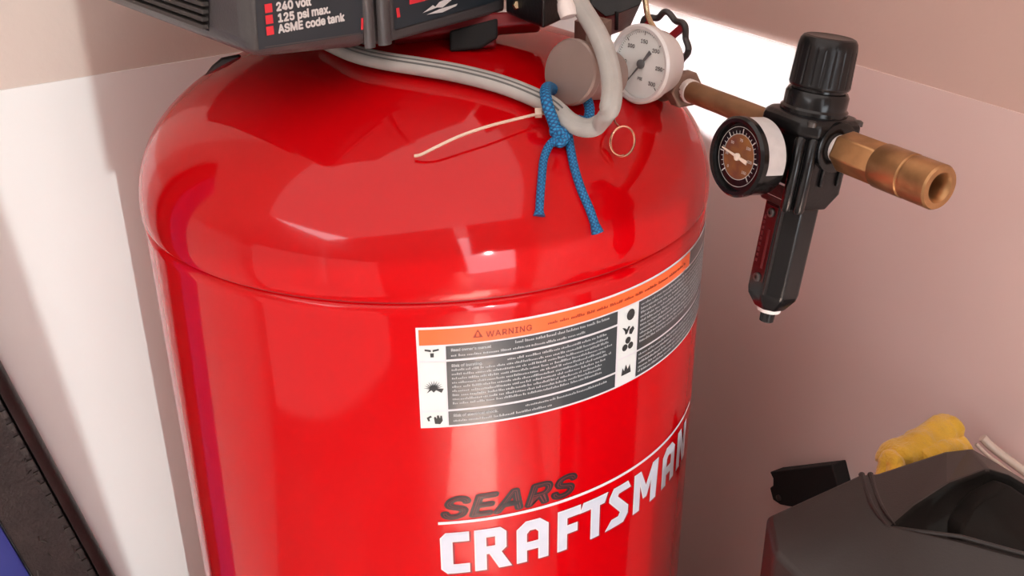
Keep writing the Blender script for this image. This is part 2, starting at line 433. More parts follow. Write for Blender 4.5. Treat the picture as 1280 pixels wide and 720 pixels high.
for a0 in (90, 210, 330):
    c0 = (161 + 3.8 * math.cos(math.radians(a0)), -70 + 3.8 * math.sin(math.radians(a0)))
    pic([[(c0[0] + 3.1 * math.cos(2 * PI * i / 10), c0[1] + 3.1 * math.sin(2 * PI * i / 10)) for i in range(10)]])
pic([[(155, -97), (156, -90), (158, -93.5), (160, -88), (162, -93), (164.5, -89), (166, -97)]])
lab = obj('warning_label', bm, mats, tank, smooth=False); lab['label'] = 'white-edged black and orange warning label'

# --- block lettering
def mm(pl): return [(x / 1000, y / 1000) for x, y in pl]
T0, B0 = -206.6, -248.2
H = T0 - B0
def glyph(x, polys, sx=1): return [[((x + px * sx) , B0 + py) for px, py in p] for p in polys]
Hh = H
G = []
G += glyph(-4.5, [[(5, 0), (23.5, 0), (23.5, 9.5), (10, 9.5), (10, 32), (23.5, 32), (23.5, Hh), (4.5, Hh), (0, 36.5), (0, 5)]])
G += glyph(23, [[(0, 0), (9.8, 0), (9.8, 16), (12, 16), (20, 0), (31, 0), (22.3, 16.5), (26.5, 20.5), (26.5, 36.5), (21.5, Hh), (0, Hh)], [(9.8, 24), (17, 24), (17, 33), (9.8, 33)]])
G += glyph(58, [[(0, 0), (9, 0), (9, 11.5), (19, 11.5), (19, 0), (28.3, 0), (28.3, 34.5), (20.5, Hh), (8, Hh), (0, 34.5)], [(9, 20), (19, 20), (19, 28.5), (16.5, 31.5), (11.5, 31.5), (9, 28.5)]])
G += glyph(94.5, [[(0, 0), (9.3, 0), (9.3, 16), (19.5, 16), (19.5, 25), (9.3, 25), (9.3, 32.3), (22.3, 32.3), (22.3, Hh), (0, Hh)]])
G += glyph(115.5, [[(12, 0), (21.5, 0), (21.5, 32), (27, 32), (30.5, Hh), (4, Hh), (0, 32), (12, 32)]])
G += glyph(146, [[(-2.5, 0), (5, 9.5), (13, 9.5), (15, 13), (1.5, 29), (1.5, 33), (6.5, Hh), (24, Hh), (28, 33.5), (12.8, 33.5), (11.8, 31), (25.5, 15.5), (25.5, 7), (20, 0)]])
G += glyph(178.5, [[(0, 0), (9, 0), (9, 26), (14, 10), (19.5, 10), (25.5, 24), (25.5, 0), (35, 0), (37.5, Hh), (27.5, Hh), (17.8, 23), (9.5, Hh), (0, Hh)]])
G += glyph(224.5, [[(0, 0), (8.6, 0), (8.6, 11.5), (17.5, 11.5), (17.5, 0), (26.3, 0), (26.3, 34.5), (19, Hh), (7, Hh), (0, 34.5)], [(8.6, 20), (17.5, 20), (17.5, 28.5), (15.3, 31.5), (10.8, 31.5), (8.6, 28.5)]])
G += glyph(258.5, [[(0, 0), (9, 0), (9, 24), (19, 0), (28, 0), (28, Hh), (19, Hh), (19, 18), (9, Hh), (0, Hh)]])
G = [mm(p) for p in G]
bm = bmesh.new()
# outline shade, white edge and silver inside, each a thin layer of the decal
dz = [[(x + .0012, y - .0012) for x, y in p] for p in G]
put_wrapped(bm, poly_bm(dz, .0004), .0003, 0); put_wrapped(bm, poly_bm(G, 0), .0006, 1); put_wrapped(bm, poly_bm(G, -.0011), .0009, 2)
o = obj('brand_lettering', bm, ['lettershadow', 'letterwhite', 'silver'], tank, smooth=False); o['label'] = 'silver block lettering with white edges'
bm = bmesh.new(); put_wrapped(bm, rect_bm(-.0053, .300, -.1980, -.1953), .0006, 0)
obj('pinstripe', bm, 'letterwhite', tank, smooth=False)
bm = bmesh.new()
def sears(off, h, mi):
    t = text_bm('SEARS', .0375, off, .24, 1.04)
    for v in t.verts: v.co.x = v.co.x * 1.30 - .0045; v.co.y -= .1920
    put_wrapped(bm, t, h, mi)
sears(.0016, .0004, 0); sears(-.0002, .0007, 1); sears(-.0007, .0010, 0)
o = obj('maker_lettering', bm, ['letterblack', 'lettergrey'], tank, smooth=False); o['label'] = 'black slanted lettering with a thin inner line'

# --- motor shroud
K = at(315, 77, .712)
U = hd(50); W = hd(-35); NF = Vector((U.y, -U.x, 0)).normalized(); NS = Vector((-W.y, W.x, 0)).normalized()
if NF.dot(CAM - K) < 0: NF = -NF
if NS.dot(CAM - K) < 0: NS = -NS
def face(px, py, off=0): return on_plane(px, py, K, NF) + NF * off
def side(px, py, off=0): return on_plane(px, py, K, NS) + NS * off
bm = bmesh.new()
ztop = K.z + .26
def lift(p, z): return Vector((p.x, p.y, z))
fp = [face(315, 77), face(450, 63), face(472, 60)]
prism(bm, fp + [lift(fp[-1], ztop), lift(fp[0], ztop)], W * .30)
sh = obj('motor_shroud', bm, 'shroud', comp, bevel=.014)
bm = bmesh.new()
fp = [face(464, 60, -.004), face(500, 52, -.004), face(636, 15, -.004)]
prism(bm, fp + [lift(fp[-1], ztop), lift(fp[0], ztop)], W * .28)
obj('end_cover', bm, 'shroud', sh, bevel=.003)
bm = bmesh.new()
for a, b, up in ((456, 469, .012), (473, 489, .006)):
    p0 = face((a + b) / 2, 61 if a < 470 else 57); p1 = lift(p0, ztop); rr = (face(b, 30) - face(a, 30)).length / 2
    pr = [(rr * math.cos(PI * i / 8), rr * .7 * math.sin(PI * i / 8)) for i in range(9)]
    sweep(bm, [p0 + Vector((0, 0, .001)), p1], pr, ref=NF)
obj('cover_rib', bm, 'shroud', sh)
# spec label panel and print
bm = bmesh.new()
def fquad(pts, off, mi):
    f = bm.faces.new([bm.verts.new(face(x, y, off)) for x, y in pts]); f.material_index = mi
fquad([(323, 62), (453, 42), (453, -40), (316, -40)], .0006, 0)
def ftext(s, px, py, size, bold, mi, spacing=1, off=.0012):
    t = text_bm(s, size, bold, 0, spacing); p = face(px, py, off)
    join(bm, t, lambda c: p + U * c.x + Vector((0, 0, c.y)) + NF * c.z, mi)
ftext('240 volt', 344, 13.5, .0103, .00042, 1, 1.0)
ftext('125 psi max.', 346, 27.5, .0103, .00042, 1, 1.0)
ftext('ASME code tank', 347, 41.0, .0103, .00042, 1, 1.0)
for px, py in ((334.5, 10), (335.5, 24), (336.5, 38)):
    p = face(px, py, .0011); s = .0029
    f = bm.faces.new([bm.verts.new(p + U * (a * s) + Vector((0, 0, b * s))) for a, b in ((-1, -1), (1, -1), (1, 1), (-1, 1))]); f.material_index = 2
fquad([(450.2, 37), (453, 36.5), (453, 22), (450.2, 22.5)], .0011, 2)
fquad([(330, 59.5), (450, 42), (450, 40.3), (330, 58)], .0011, 3)
obj('spec_label', bm, ['shroudlabel', 'white', 'redprint', 'shroud'], sh, smooth=False)
bm = bmesh.new()
fquad([(497, 38), (628, 1), (628, -40), (493, -40)], -.0034, 0)
fquad([(515, 6.5), (556, -4), (556, -40), (513, -40)], -.0028, 2)
fquad([(499.5, 23), (503.5, 22), (502, 10), (498, 11)], -.0028, 2)
for pl in ([(531, 17), (544, 7), (547, 9), (552, 3), (566, -3), (568, 0), (556, 10), (549, 10)], [(536, 19), (552, 12), (575, 5), (573, 8), (556, 16)]):
    fquad(pl, -.0026, 1)
obj('end_label', bm, ['shroudlabel', 'white', 'redprint'], sh, smooth=False)
bm = bmesh.new(); fquad([(497, 42), (628, 5), (628, 2), (497, 39)], -.0025, 0)
obj('trim_line', bm, 'shroud', sh, smooth=False)
# vent: slats over a flat near-black sheet that paints the slots' shade
bm = bmesh.new()
vp = [side(150, -6), side(262, 39), side(262, -40), side(130, -60)]
bm.faces.new([bm.verts.new(p + NS * .0004) for p in vp]); obj('vent_shade', bm, 'dark', sh, smooth=False)
dW = W.normalized()
for i in range(7):
    bm = bmesh.new()
    p = side(261, 33 - i * 9.5); q = p + dW * .235
    c = (p + q) / 2
    mtx = Matrix((dW, NS, Vector((0, 0, 1)))).transposed().to_4x4(); mtx.translation = c + NS * .002
    box(bm, (0, 0, 0), (q - p).length, .006, .0032, mtx)
    obj('vent_slat', bm, 'vent', sh, bevel=.0006)
# rubber pad and bracket under the shroud
bm = bmesh.new()
arc = [on_dome(x, y, .006) for x, y in ((262, 100), (272, 88), (284, 78), (296, 72))]
P0 = at(247, 108, .86)
pts = [at(247, 108, .93), at(254, 94, .93), at(264, 81, .93), at(276, 71, .93), at(300, 66, .93), at(302, 76, .93), at(276, 90, .93)]
prism(bm, pts, FWD * .05)
obj('rubber_pad', bm, 'rubber', comp, bevel=.003)
bm = bmesh.new()
prism(bm, [at(x, y, .86) for x, y in ((492, 53), (566, 40), (566, 62), (620, 58), (620, 34), (676, 30), (676, 12), (492, 20))], FWD * .03)
obj('mount_bracket', bm, 'redplate', comp, bevel=.003)
bm = bmesh.new()
prism(bm, [at(x, y, .852) for x, y in ((562, 38), (622, 22), (622, 46), (600, 60), (562, 64))], FWD * .006)
obj('bracket_hole_shade', bm, 'dark', comp, bevel=.002)  # dark slab painting in the shaded hole under the cover

# --- pressure switch box
bm = bmesh.new()
Q = at(679, 37, .80); zq = Q.z + .2
fl = [at(632, 27, .855), Q, at(716, 22, .845)]
bk = [at(690, 8, .93)]
base = [fl[0], fl[1], fl[2], bk[0]]
base = [Vector((p.x, p.y, Q.z)) for p in base]
prism(bm, base, Vector((0, 0, .15)))
ps = obj('pressure_switch', bm, 'black', comp, bevel=.003)
bm = bmesh.new(); mtx = frame(at(647, 6, .835), CAM - at(647, 6, .835)); lathe(bm, [(.0045, 0), (.0045, .004), (.003, .006)], mtx, 6); obj('bolt', bm, 'gold', ps)
bm = bmesh.new()
prism(bm, [at(x, y, .90) for x, y in ((738, 6), (757, 21), (770, 18), (800, 6), (815, -30), (735, -40))], FWD * .08)
lathe(bm, [(.002, -.012), (.002, .004)], frame(at(771, 20, .90), Vector((0, 0, 1))), 8)
obj('pump_cover', bm, 'black', comp, bevel=.002)

# --- brass manifold, end cap, gauge
G0 = at(803, 80, .835)
bm = bmesh.new()
dcap = (NR * .80 + Vector((-.25, -.55, .32))).normalized()
C0 = at(711, 90, .80); mtx = frame(C0, dcap)
lathe(bm, [(.019, -.05), (.021, -.012), (.0235, -.010), (.0252, -.006), (.0252, -.0015), (.0238, 0), (0.0005, .0004)], mtx, 56)
o = obj('fitting_cap', bm, 'cap', comp, angle=30); o['label'] = 'round dull tan metal end cap'
bm = bmesh.new()
mtx = frame(at(742, 95, .845), -dcap); lathe(bm, [(.010, -.02), (.012, -.01), (.012, .02), (.010, .022), (.010, .05)], mtx, 6)
tube(bm, [at(740, 28, .85), at(741, 60, .85), at(741, 110, .85), at(741, 170, .86)], .011, 16)
tube(bm, [at(741, 112, .85), at(770, 108, .86), at(800, 100, .875), at(835, 108, .875), at(862, 114, .857)], .010, 16)
lathe(bm, [(.015, -.012), (.015, .012)], frame(at(741, 44, .85), Vector((0, 0, 1))), 6)
o = obj('brass_manifold', bm, 'bronze', comp, angle=30)
bm = bmesh.new()
GN = (NR + Vector((.10, -.22, .12))).normalized(); mtx = frame(G0, GN)
lathe(bm, [(.010, -.024), (.024, -.022), (.0265, -.014), (.0275, -.004), (.0305, -.003), (.0312, .001), (.0312, .004), (.0295, .006), (.0272, .0055), (.0268, .001)], mtx, 72, cap=False)
ga = obj('pressure_gauge', bm, 'bezel', comp, angle=35)
bm = bmesh.new(); lathe(bm, [(.0270, .0006), (.0001, .0006)], mtx, 64, cap=False)
obj('gauge_dial', bm, 'dial', ga, smooth=False)
bm = bmesh.new()
for i in range(61):
    a = math.radians(225 - i * 4.5); r0 = .0225 if i % 10 == 0 else (.0235 if i % 5 == 0 else .0243); wd = .0004 if i % 10 == 0 else .00022
    d = Vector((math.cos(a), math.sin(a), 0)); e = Vector((-d.y, d.x, 0))
    bm.faces.new([bm.verts.new(mtx @ (v + Vector((0, 0, .0011)))) for v in (d * r0 - e * wd, d * .0255 - e * wd, d * .0255 + e * wd, d * r0 + e * wd)])
for i, s in enumerate(('0', '50', '100', '150', '200', '250', '300')):
    a = math.radians(225 - i * 45); t = text_bm(s, .0056, .00012, align='CENTER'); p = Vector((.0182 * math.cos(a), .0182 * math.sin(a) - .002, .0011))
    join(bm, t, lambda c: mtx @ (p + c), 0)
t = text_bm('PSI', .0042, .0001, align='CENTER'); join(bm, t, lambda c: mtx @ (Vector((0, -.0125, .0011)) + c), 0)
obj('dial_print', bm, 'dialmark', ga, smooth=False)
bm = bmesh.new()
a = math.radians(232); d = Vector((math.cos(a), math.sin(a), 0)); e = Vector((-d.y, d.x, 0))
prism(bm, [mtx @ (v + Vector((0, 0, .0018))) for v in (d * -.0135 - e * .0017, d * -.004 - e * .0009, d * .0225 - e * .0002, d * .0225 + e * .0002, d * -.004 + e * .0009, d * -.0135 + e * .0017)], GN * .0006)
lathe(bm, [(.0036, .0014), (.0036, .0030), (.0024, .0036), (.0001, .0036)], mtx, 20)
obj('gauge_needle', bm, 'dialmark', ga)

# --- shut-off valve with handwheel
EX = RD.copy(); A0 = at(860, 113, .858)
bm = bmesh.new()
mtx = frame(A0, EX)
lathe(bm, [(.009, -.07), (.012, -.055), (.016, -.045), (.0165, -.030), (.013, -.022), (.013, -.012)], mtx, 28)
WC = at(826, 57, .90); wn = (NR * .9 + Vector((.1, -.35, .25))).normalized()
tube(bm, [A0 - EX * .037, A0 - EX * .037 + (WC - (A0 - EX * .037)) * .5, WC - wn * .004], .0085, 16)
va = obj('shutoff_valve', bm, 'bronze', comp, angle=30)
bm = bmesh.new(); lathe(bm, [(.0150, -.013), (.0158, -.011), (.0158, -.001), (.0150, 0)], mtx, 6); obj('valve_nut', bm, 'bronze', va, bevel=.001)
bm = bmesh.new(); mw = frame(WC, wn)
rim = [mw @ Vector(((.026 + .0022 * math.cos(8 * t)) * math.cos(t), (.026 + .0022 * math.cos(8 * t)) * math.sin(t), .0012 * math.cos(8 * t))) for t in [2 * PI * i / 96 for i in range(97)]]
tube(bm, rim, .0028, 8, cap=False)
hw = obj('handwheel', bm, 'wheelblack', va)
bm = bmesh.new(); lathe(bm, [(.012, -.003), (.0125, .001), (.006, .003), (.0001, .004)], mw, 24)
for i in range(4):
    t = PI / 4 + PI / 2 * i; box(bm, (.018, 0, 0), .015, .006, .003, mw @ Matrix.Rotation(t, 4, 'Z'))
obj('wheel_hub', bm, 'wheelred', va)
bm = bmesh.new(); tube(bm, catmull([at(805, -40, .83), at(807, 0, .83), at(810, 20, .835), at(818, 36, .845), at(826, 50, .86)], 6), .0022, 10); obj('copper_tube', bm, 'gold', comp)
bm = bmesh.new(); rc = on_dome(778, 177, .012); vn = (CAM - rc).normalized()
mr = frame(rc, (vn + Vector((-.35, 0, .1))).normalized())
tube(bm, [mr @ Vector((.0094 * math.cos(t), .0112 * math.sin(t), 0)) for t in [2 * PI * i / 48 for i in range(49)]], .00095, 8, cap=False)
tube(bm, [mr @ Vector((.0090 * math.cos(t) - .0002, .0107 * math.sin(t), .0016)) for t in [2 * PI * i / 48 for i in range(20, 40)]], .0008, 8)
tube(bm, [mr @ Vector((-.004, .0104, 0)), at(769, 154, .80), at(766, 142, .83)], .0010, 8)
o = obj('pull_ring', bm, 'copper', comp); o['label'] = 'thin copper split ring on the safety valve'

# ------------------------------------------------------------------ air filter regulator on its pipe
O = A0 + EX * .140
PH = math.radians(8)
EZ = Vector((0, 0, 1)) * math.cos(PH) - NR * math.sin(PH); EY = EZ.cross(EX)
F = Matrix((EX, EY, EZ)).transposed().to_4x4(); F.translation = O      # local: x along the pipe, -y the gauge side, z the knob
frl = thing('filter_regulator', 'black air filter regulator with knob, round gauge and brass coupler hanging beside red tank', 'air regulator', O)
FX = F @ Matrix.Rotation(PI / 2, 4, 'Y')
bm = bmesh.new(); lathe(bm, [(.0087, -.139), (.0087, -.024)], FX, 28); obj('supply_pipe', bm, 'pipe', frl, angle=30)
bm = bmesh.new(); lathe(bm, [(.0088, -.1405), (.0096, -.140), (.0096, -.1345), (.0088, -.134)], FX, 28); o = obj('thread_tape', bm, 'tape', frl)
bm = bmesh.new()
def chamf(h, c): return [(h - c, -h), (h, -h + c), (h, h - c), (h - c, h), (-h + c, h), (-h, h - c), (-h, -h + c), (-h + c, -h)]
def loft(bm, secs, mtx):
    rings = [[bm.verts.new(mtx @ Vector((x, y, z))) for x, y in chamf(h, c)] for h, c, z in secs]
    for a, b in zip(rings, rings[1:]):
        for i in range(8): bm.faces.new((a[i], a[(i + 1) % 8], b[(i + 1) % 8], b[i]))
    bm.faces.new(rings[0][::-1]); bm.faces.new(rings[-1])
loft(bm, [(.019, .006, -.049), (.0245, .007, -.036), (.0245, .007, .004), (.0285, .010, .007), (.0285, .010, .014), (.025, .010, .018)], F)
body = obj('regulator_body', bm, 'black', frl, bevel=.0015)
for x, y, r in ((.0235, -.0175, .0042), (.0175, -.0235, .0042)):
    bm = bmesh.new(); lathe(bm, [(r * .6, -.0488), (r, -.046), (r, .004), (r * .5, .0065)], F @ Matrix.Translation((x, y, 0)), 12); obj('body_rib', bm, 'blackgl', body)
for y in (-.004, .012):
    bm = bmesh.new(); box(bm, (.0255, y, -.012), .003, .003, .034, F); obj('body_rib', bm, 'blackgl', body, bevel=.0008)
bm = bmesh.new(); lathe(bm, [(.0175, .023), (.0175, .0295), (.0155, .0305), (.0125, .0305)], FX, 32); obj('port_collar', bm, 'blackgl', body)
bm = bmesh.new(); lathe(bm, [(.0150, -.023), (.0150, -.029)], FX, 32); obj('port_collar', bm, 'blackgl', body)
for y in (-.0215, .0215):
    bm = bmesh.new(); lathe(bm, [(.0035, 0), (.0035, .003), (.002, .004)], F @ Matrix.Translation((.0225, y, .0135)), 16); obj('screw', bm, 'screw', body)
bm = bmesh.new()
lathe(bm, [(.0215, .016), (.0235, .0165), (.0235, .021), (.022, .0225), (.022, .031), (.0205, .0335), (.0185, .034), (.0185, .037)], F, 48); obj('bonnet', bm, 'blackgl', frl, angle=35)
bm = bmesh.new()
def rib(a, z):
    k = (a * 20 / (2 * PI)) % 1; g = 1 if .0385 < z < .0625 else 0
    return 1 - .028 * g * max(0, 1 - abs(k - .5) / .14)
lathe(bm, [(.0170, .0350), (.0205, .0360), (.0212, .0375), (.0212, .0383), (.0211, .0390), (.0203, .0618), (.0201, .0640), (.0194, .0675), (.0178, .0698), (.0160, .0705), (.0140, .0700), (.0001, .0700)], F, 240, mod=rib)
obj('knob', bm, 'black', frl, angle=25)
# bowl guard
bm = bmesh.new()
lathe(bm, [(.0150, -.043), (.0200, -.045), (.0200, -.116), (.0190, -.121), (.0120, -.131), (.0085, -.132)], F, 8, phase=PI / 8)
bowl = obj('bowl_guard', bm, 'blackgl', frl, bevel=.0018)
S0 = .0200 * math.cos(PI / 8)
bm = bmesh.new(); box(bm, (0, -S0, -.079), .0135, .0012, .058, F); obj('sight_window', bm, 'window', bowl, bevel=.0004)
bm = bmesh.new(); box(bm, (.0022, -S0 - .0007, -.083), .0022, .0004, .030, F)
for i in range(9): box(bm, (-.0045, -S0 - .0007, -.060 - i * .0042), .0018, .0004, .0022 if i % 3 else .0032, F)
obj('level_mark', bm, 'windowmark', bowl, smooth=False)
for zz in (-.0555, -.1055):
    bm = bmesh.new(); lathe(bm, [(.0034, 0), (.0034, .0014), (.0026, .0020), (.0014, .0020), (.0013, .0008), (.0001, .0008)], F @ Matrix.Translation((.0004, -S0 - .0004, zz)) @ Matrix.Rotation(PI / 2, 4, 'X'), 20)
    obj('screw', bm, 'screw', bowl)
bm = bmesh.new(); box(bm, (.0100, -S0 + .0002, -.083), .0016, .0030, .066, F); obj('guard_fin', bm, 'blackgl', bowl, bevel=.0004)
bm = bmesh.new(); lathe(bm, [(.0090, -.1310), (.0092, -.1325), (.0088, -.1345), (.006, -.135)], F, 24); obj('drain_collar', bm, 'tape', frl)
bm = bmesh.new(); lathe(bm, [(.0055, -.134), (.0058, -.136), (.0054, -.143), (.0030, -.1435), (.0028, -.141)], F, 12); obj('drain_valve', bm, 'blackgl', frl)
bm = bmesh.new(); bm.faces.new([bm.verts.new(F @ Vector(v)) for v in ((-.020, -.0249, -.030), (.014, -.0249, -.030), (.014, -.0218, -.0425), (-.012, -.0218, -.0425))]); o = obj('small_sticker', bm, 'pink', frl, smooth=False); o['label'] = 'small pale pink sticker'
# gauge on the regulator
FG = F @ Matrix.Translation((-.006, 0, -.015)) @ Matrix.Rotation(PI / 2, 4, 'X') @ Matrix.Diagonal((1.05, 1.05, 1, 1))    # z axis points out of the gauge
bm = bmesh.new()
lathe(bm, [(.006, .018), (.008, .030), (.0245, .0335), (.0258, .036), (.0258, .052), (.0268, .0525), (.0268, .0565), (.0252, .0585), (.0228, .0580), (.0222, .0548)], FG, 64, cap=False)
gg = obj('regulator_gauge', bm, 'blackgl', frl, angle=35)
bm = bmesh.new(); lathe(bm, [(.0225, .0545), (.0148, .0545)], FG, 64, cap=False)
for f in bm.faces: f.material_index = 0
lathe(bm, [(.0148, .0546), (.0001, .0546)], FG, 48, mi=1, cap=False)
obj('gauge_dial', bm, ['blackgl', 'amber'], gg, smooth=False)
bm = bmesh.new()
for r0, r1 in ((.0149, .0153), (.0196, .0199)):
    lathe(bm, [(r0, .0549), (r1, .0549)], FG @ Matrix.Rotation(0, 4, 'Z'), 64, cap=False)
for i in range(0, 25):
    a = math.radians(225 - i * 11.25); d = Vector((math.cos(a), math.sin(a), 0)); e = Vector((-d.y, d.x, 0)); wd = .0004 if i % 4 == 0 else .0002; r1 = .0188 if i % 4 == 0 else .0172
    bm.faces.new([bm.verts.new(FG @ (v + Vector((0, 0, .0549)))) for v in (d * .0152 - e * wd, d * r1 - e * wd, d * r1 + e * wd, d * .0152 + e * wd)])
for i in range(0, 7):
    a = math.radians(225 - i * 45); t = text_bm(str(i * 25), .0034, .0001, align='CENTER'); p = Vector((.0115 * math.cos(a), .0115 * math.sin(a) - .0012, .0550))
    join(bm, t, lambda c: FG @ (p + c), 0)
obj('dial_print', bm, 'sticker', gg, smooth=False)
bm = bmesh.new()
a = math.radians(172); d = Vector((math.cos(a), math.sin(a), 0)); e = Vector((-d.y, d.x, 0))
prism(bm, [FG @ (v + Vector((0, 0, .0556))) for v in (d * -.010 - e * .0014, d * -.003 - e * .0010, d * .0165 - e * .0004, d * .0165 + e * .0004, d * -.003 + e * .0010, d * -.010 + e * .0014)], -EY * .0006)
lathe(bm, [(.0025, .0552), (.0025, .0568), (.0001, .0570)], FG, 16); obj('gauge_needle', bm, 'whiteneedle', gg)
bm = bmesh.new(); rgs = []
for zz in (.0365, .0516):
    rgs.append([bm.verts.new(FG @ Vector((.02605 * math.cos(math.radians(t)), .02605 * math.sin(math.radians(t)), zz))) for t in range(-12, 100, 4)])
for i in range(len(rgs[0]) - 1): bm.faces.new((rgs[0][i], rgs[0][i + 1], rgs[1][i + 1], rgs[1][i]))
o = obj('gauge_sticker', bm, 'sticker', gg); o['label'] = 'white sticker round the gauge case'
# brass coupler
bm = bmesh.new(); lathe(bm, [(.0085, .029), (.0098, .030), (.0098, .036), (.0085, .037)], FX, 28); obj('thread_tape', bm, 'tape', frl)
bm = bmesh.new(); lathe(bm, [(.0125, .0345), (.0146, .036), (.0146, .068), (.0130, .0705)], FX, 6, phase=PI / 6 + .25); cp = obj('coupler_nut', bm, 'brass', frl, bevel=.0010)
bm = bmesh.new()
lathe(bm, [(.0120, .069), (.0142, .0695), (.0150, .071), (.0150, .094), (.0142, .0948), (.0142, .0962), (.0148, .097), (.0148, .1165), (.0138, .118), (.0100, .118), (.0085, .1165), (.0072, .112), (.0070, .085), (.0001, .085)], FX, 56)
o = obj('coupler_sleeve', bm, 'brass', cp, angle=30)

# ------------------------------------------------------------------ things lying on the tank
CREF = Vector((-.05, -.62, .78)).normalized()
pts = [on_dome(x, y, .0085) for x, y in ((404, 50), (440, 66), (480, 76), (530, 84), (575, 92), (622, 104), (660, 118))]
pts += [on_dome(690, 133, .011), on_dome(712, 152, .014), on_dome(733, 160, .020), on_dome(750, 154, .028), at(762, 135, .745), at(765, 108, .755), at(760, 76, .77), at(748, 44, .785), at(732, 17, .80), at(718, -6, .81), at(708, -34, .82)]
pts = catmull(pts, 8)
rr = .0076; pr = []; mi = []
NPR = 40
for i in range(NPR):
    t = 2 * PI * i / NPR; x = rr * math.cos(t); y = rr * .80 * math.sin(t)
    dip = 0
    for c in (-.0012, .0022):
        if y > 0 and abs(x - c) < .0007: dip = .0007
    pr.append((x, y - dip)); mi.append(0)
for i in range(NPR):
    a = (pr[i][0] + pr[(i + 1) % NPR][0]) / 2; b = pr[i][1]
    if b > 0 and any(abs(a - c) < .0006 for c in (-.0012, .0022)): mi[i] = 1
bm = bmesh.new(); sweep(bm, pts, pr, ref=CREF, mats=mi, mats_to=60)
tag(obj('power_cable', bm, ['cable', 'cableline'], angle=70), 'thick grey power cable lying on the dome and looping beside the round cap', 'cable')
bm = bmesh.new()
tube(bm, [at(700, -20, .80), at(706, 2, .80), at(710, 18, .80)], .0055, 14); lathe(bm, [(.0065, -.002), (.0072, .004), (.0060, .010)], frame(at(710, 18, .80), at(706, 2, .80) - at(710, 18, .80)), 16)
obj('cable_gland', bm, 'tape', comp)

cord = thing('blue_cord', 'short blue braided cord tied round the grey cable with two dangling ends', 'cord', on_dome(697, 172, .004))
fl = lambda t: 1 + .45 * max(0, (t - .93) / .07)
bm = bmesh.new()
tube(bm, catmull([on_dome(704, 122, .001), on_dome(694, 114, .004), on_dome(686, 109, .012), on_dome(682, 114, .019), on_dome(684, 130, .020), on_dome(691, 150, .014), on_dome(697, 168, .008), on_dome(700, 174, .006)], 8), .0044, 12, uv=290)
obj('cord_loop', bm, 'cord', cord)
bm = bmesh.new(); tube(bm, catmull([on_dome(722, 150, .004), on_dome(733, 152, .006), on_dome(737, 140, .008), on_dome(734, 126, .010), on_dome(724, 118, .012)], 8), .0040, 12, uv=290); obj('cord_loop', bm, 'cord', cord)
bm = bmesh.new()
tube(bm, catmull([on_dome(690, 164, .007), on_dome(700, 164, .011), on_dome(706, 171, .010), on_dome(701, 178, .007), on_dome(692, 176, .005)], 8), .0040, 12, uv=290)
obj('cord_knot', bm, 'cord', cord)
bm = bmesh.new()
tube(bm, catmull([on_dome(700, 172, .006), on_dome(688, 180, .005), on_dome(680, 198, .0035), on_dome(677, 225, .0032), on_dome(675, 250, .0032), on_dome(674, 270, .0034)], 8), .0031, 12, uv=290, scale=fl)
obj('cord_tail', bm, 'cord', cord)
bm = bmesh.new()
tube(bm, catmull([on_dome(700, 160, .004), on_dome(709, 165, .006), on_dome(713, 185, .0045), on_dome(718, 210, .0035), on_dome(727, 238, .0032), on_dome(738, 264, .0032), on_dome(747, 291, .0034)], 8), .0033, 12, uv=290, scale=fl)
obj('cord_tail', bm, 'cord', cord)

bm = bmesh.new()
tp = catmull([on_dome(518, 195, .004), on_dome(527, 193, .006), on_dome(545, 184, .010), on_dome(575, 170, .012), on_dome(610, 158, .012), on_dome(645, 149, .010), on_dome(674, 142.5, .008), on_dome(690, 143, .004), on_dome(700, 150, .002)], 8)
sweep(bm, tp, [(-.0010, -.0005), (.0010, -.0005), (.0010, .0005), (-.0010, .0005)], ref=CREF)
hb = frame(on_dome(673, 141, .009), CREF); box(bm, (0, 0, 0), .0050, .0062, .0040, hb)
tag(obj('cable_tie', bm, 'tie', smooth=False), 'thin cream cable tie with its long tail sticking out over the red dome', 'cable tie')

# ------------------------------------------------------------------ board leaning on the left wall
def wl(s, z, off): return CORNER + LD * s + NL * off + Vector((0, 0, z))
brd = thing('rubber_edged_board', 'dark board with black rubber edge and blue face leaning by the white wall', 'board', wl(.75, 0, .05))
def hitL(px, py, off): return on_plane(px, py, CORNER + NL * off, NL)
e0 = hitL(0, 451, .03); e1 = hitL(137, 707, .03); dirn = (e1 - e0).normalized()
tdn = (0.02 - e0.z) / dirn.z
top = e0 - dirn * .55; bot = e0 + dirn * tdn
lft = (LD - dirn * LD.dot(dirn)).normalized()             # to the photo's left, in the board's plane
bm = bmesh.new()
# rounded side edge
pr = [(0.0, -.020), (-.004, -.012), (-.0055, 0), (-.004, .012), (.002, .0185), (.010, .020), (.012, -.020)]
c0 = top + NL * .0; c1 = bot
def sweep2(bm, a, b, prof, n=24):
    rings = []
    for i in range(n + 1):
        p = a + (b - a) * (i / n); rings.append([bm.verts.new(p + lft * x + NL * y) for x, y in prof])
    for q, r_ in zip(rings, rings[1:]):
        for i in range(len(prof)): bm.faces.new((q[i], q[(i + 1) % len(prof)], r_[(i + 1) % len(prof)], r_[i]))
    bm.faces.new(rings[0]); bm.faces.new(rings[-1][::-1])
sweep2(bm, c0, c1, [(x + .005, y) for x, y in pr]); obj('rubber_edge', bm, 'rubber', brd, angle=50)
bm = bmesh.new(); sweep2(bm, c0, c1, [(.017, -.018), (.017, .0135), (.075, .0135), (.075, -.018)]); obj('face_border', bm, 'rubber2', brd, bevel=.002)
bm = bmesh.new(); sweep2(bm, c0, c1, [(.0770, -.016), (.0770, .0150), (.0805, .0165), (.20, .0165), (.20, -.016)]); obj('blue_face', bm, 'blue', brd, bevel=.001)
bm = bmesh.new(); L = (c1 - c0).length
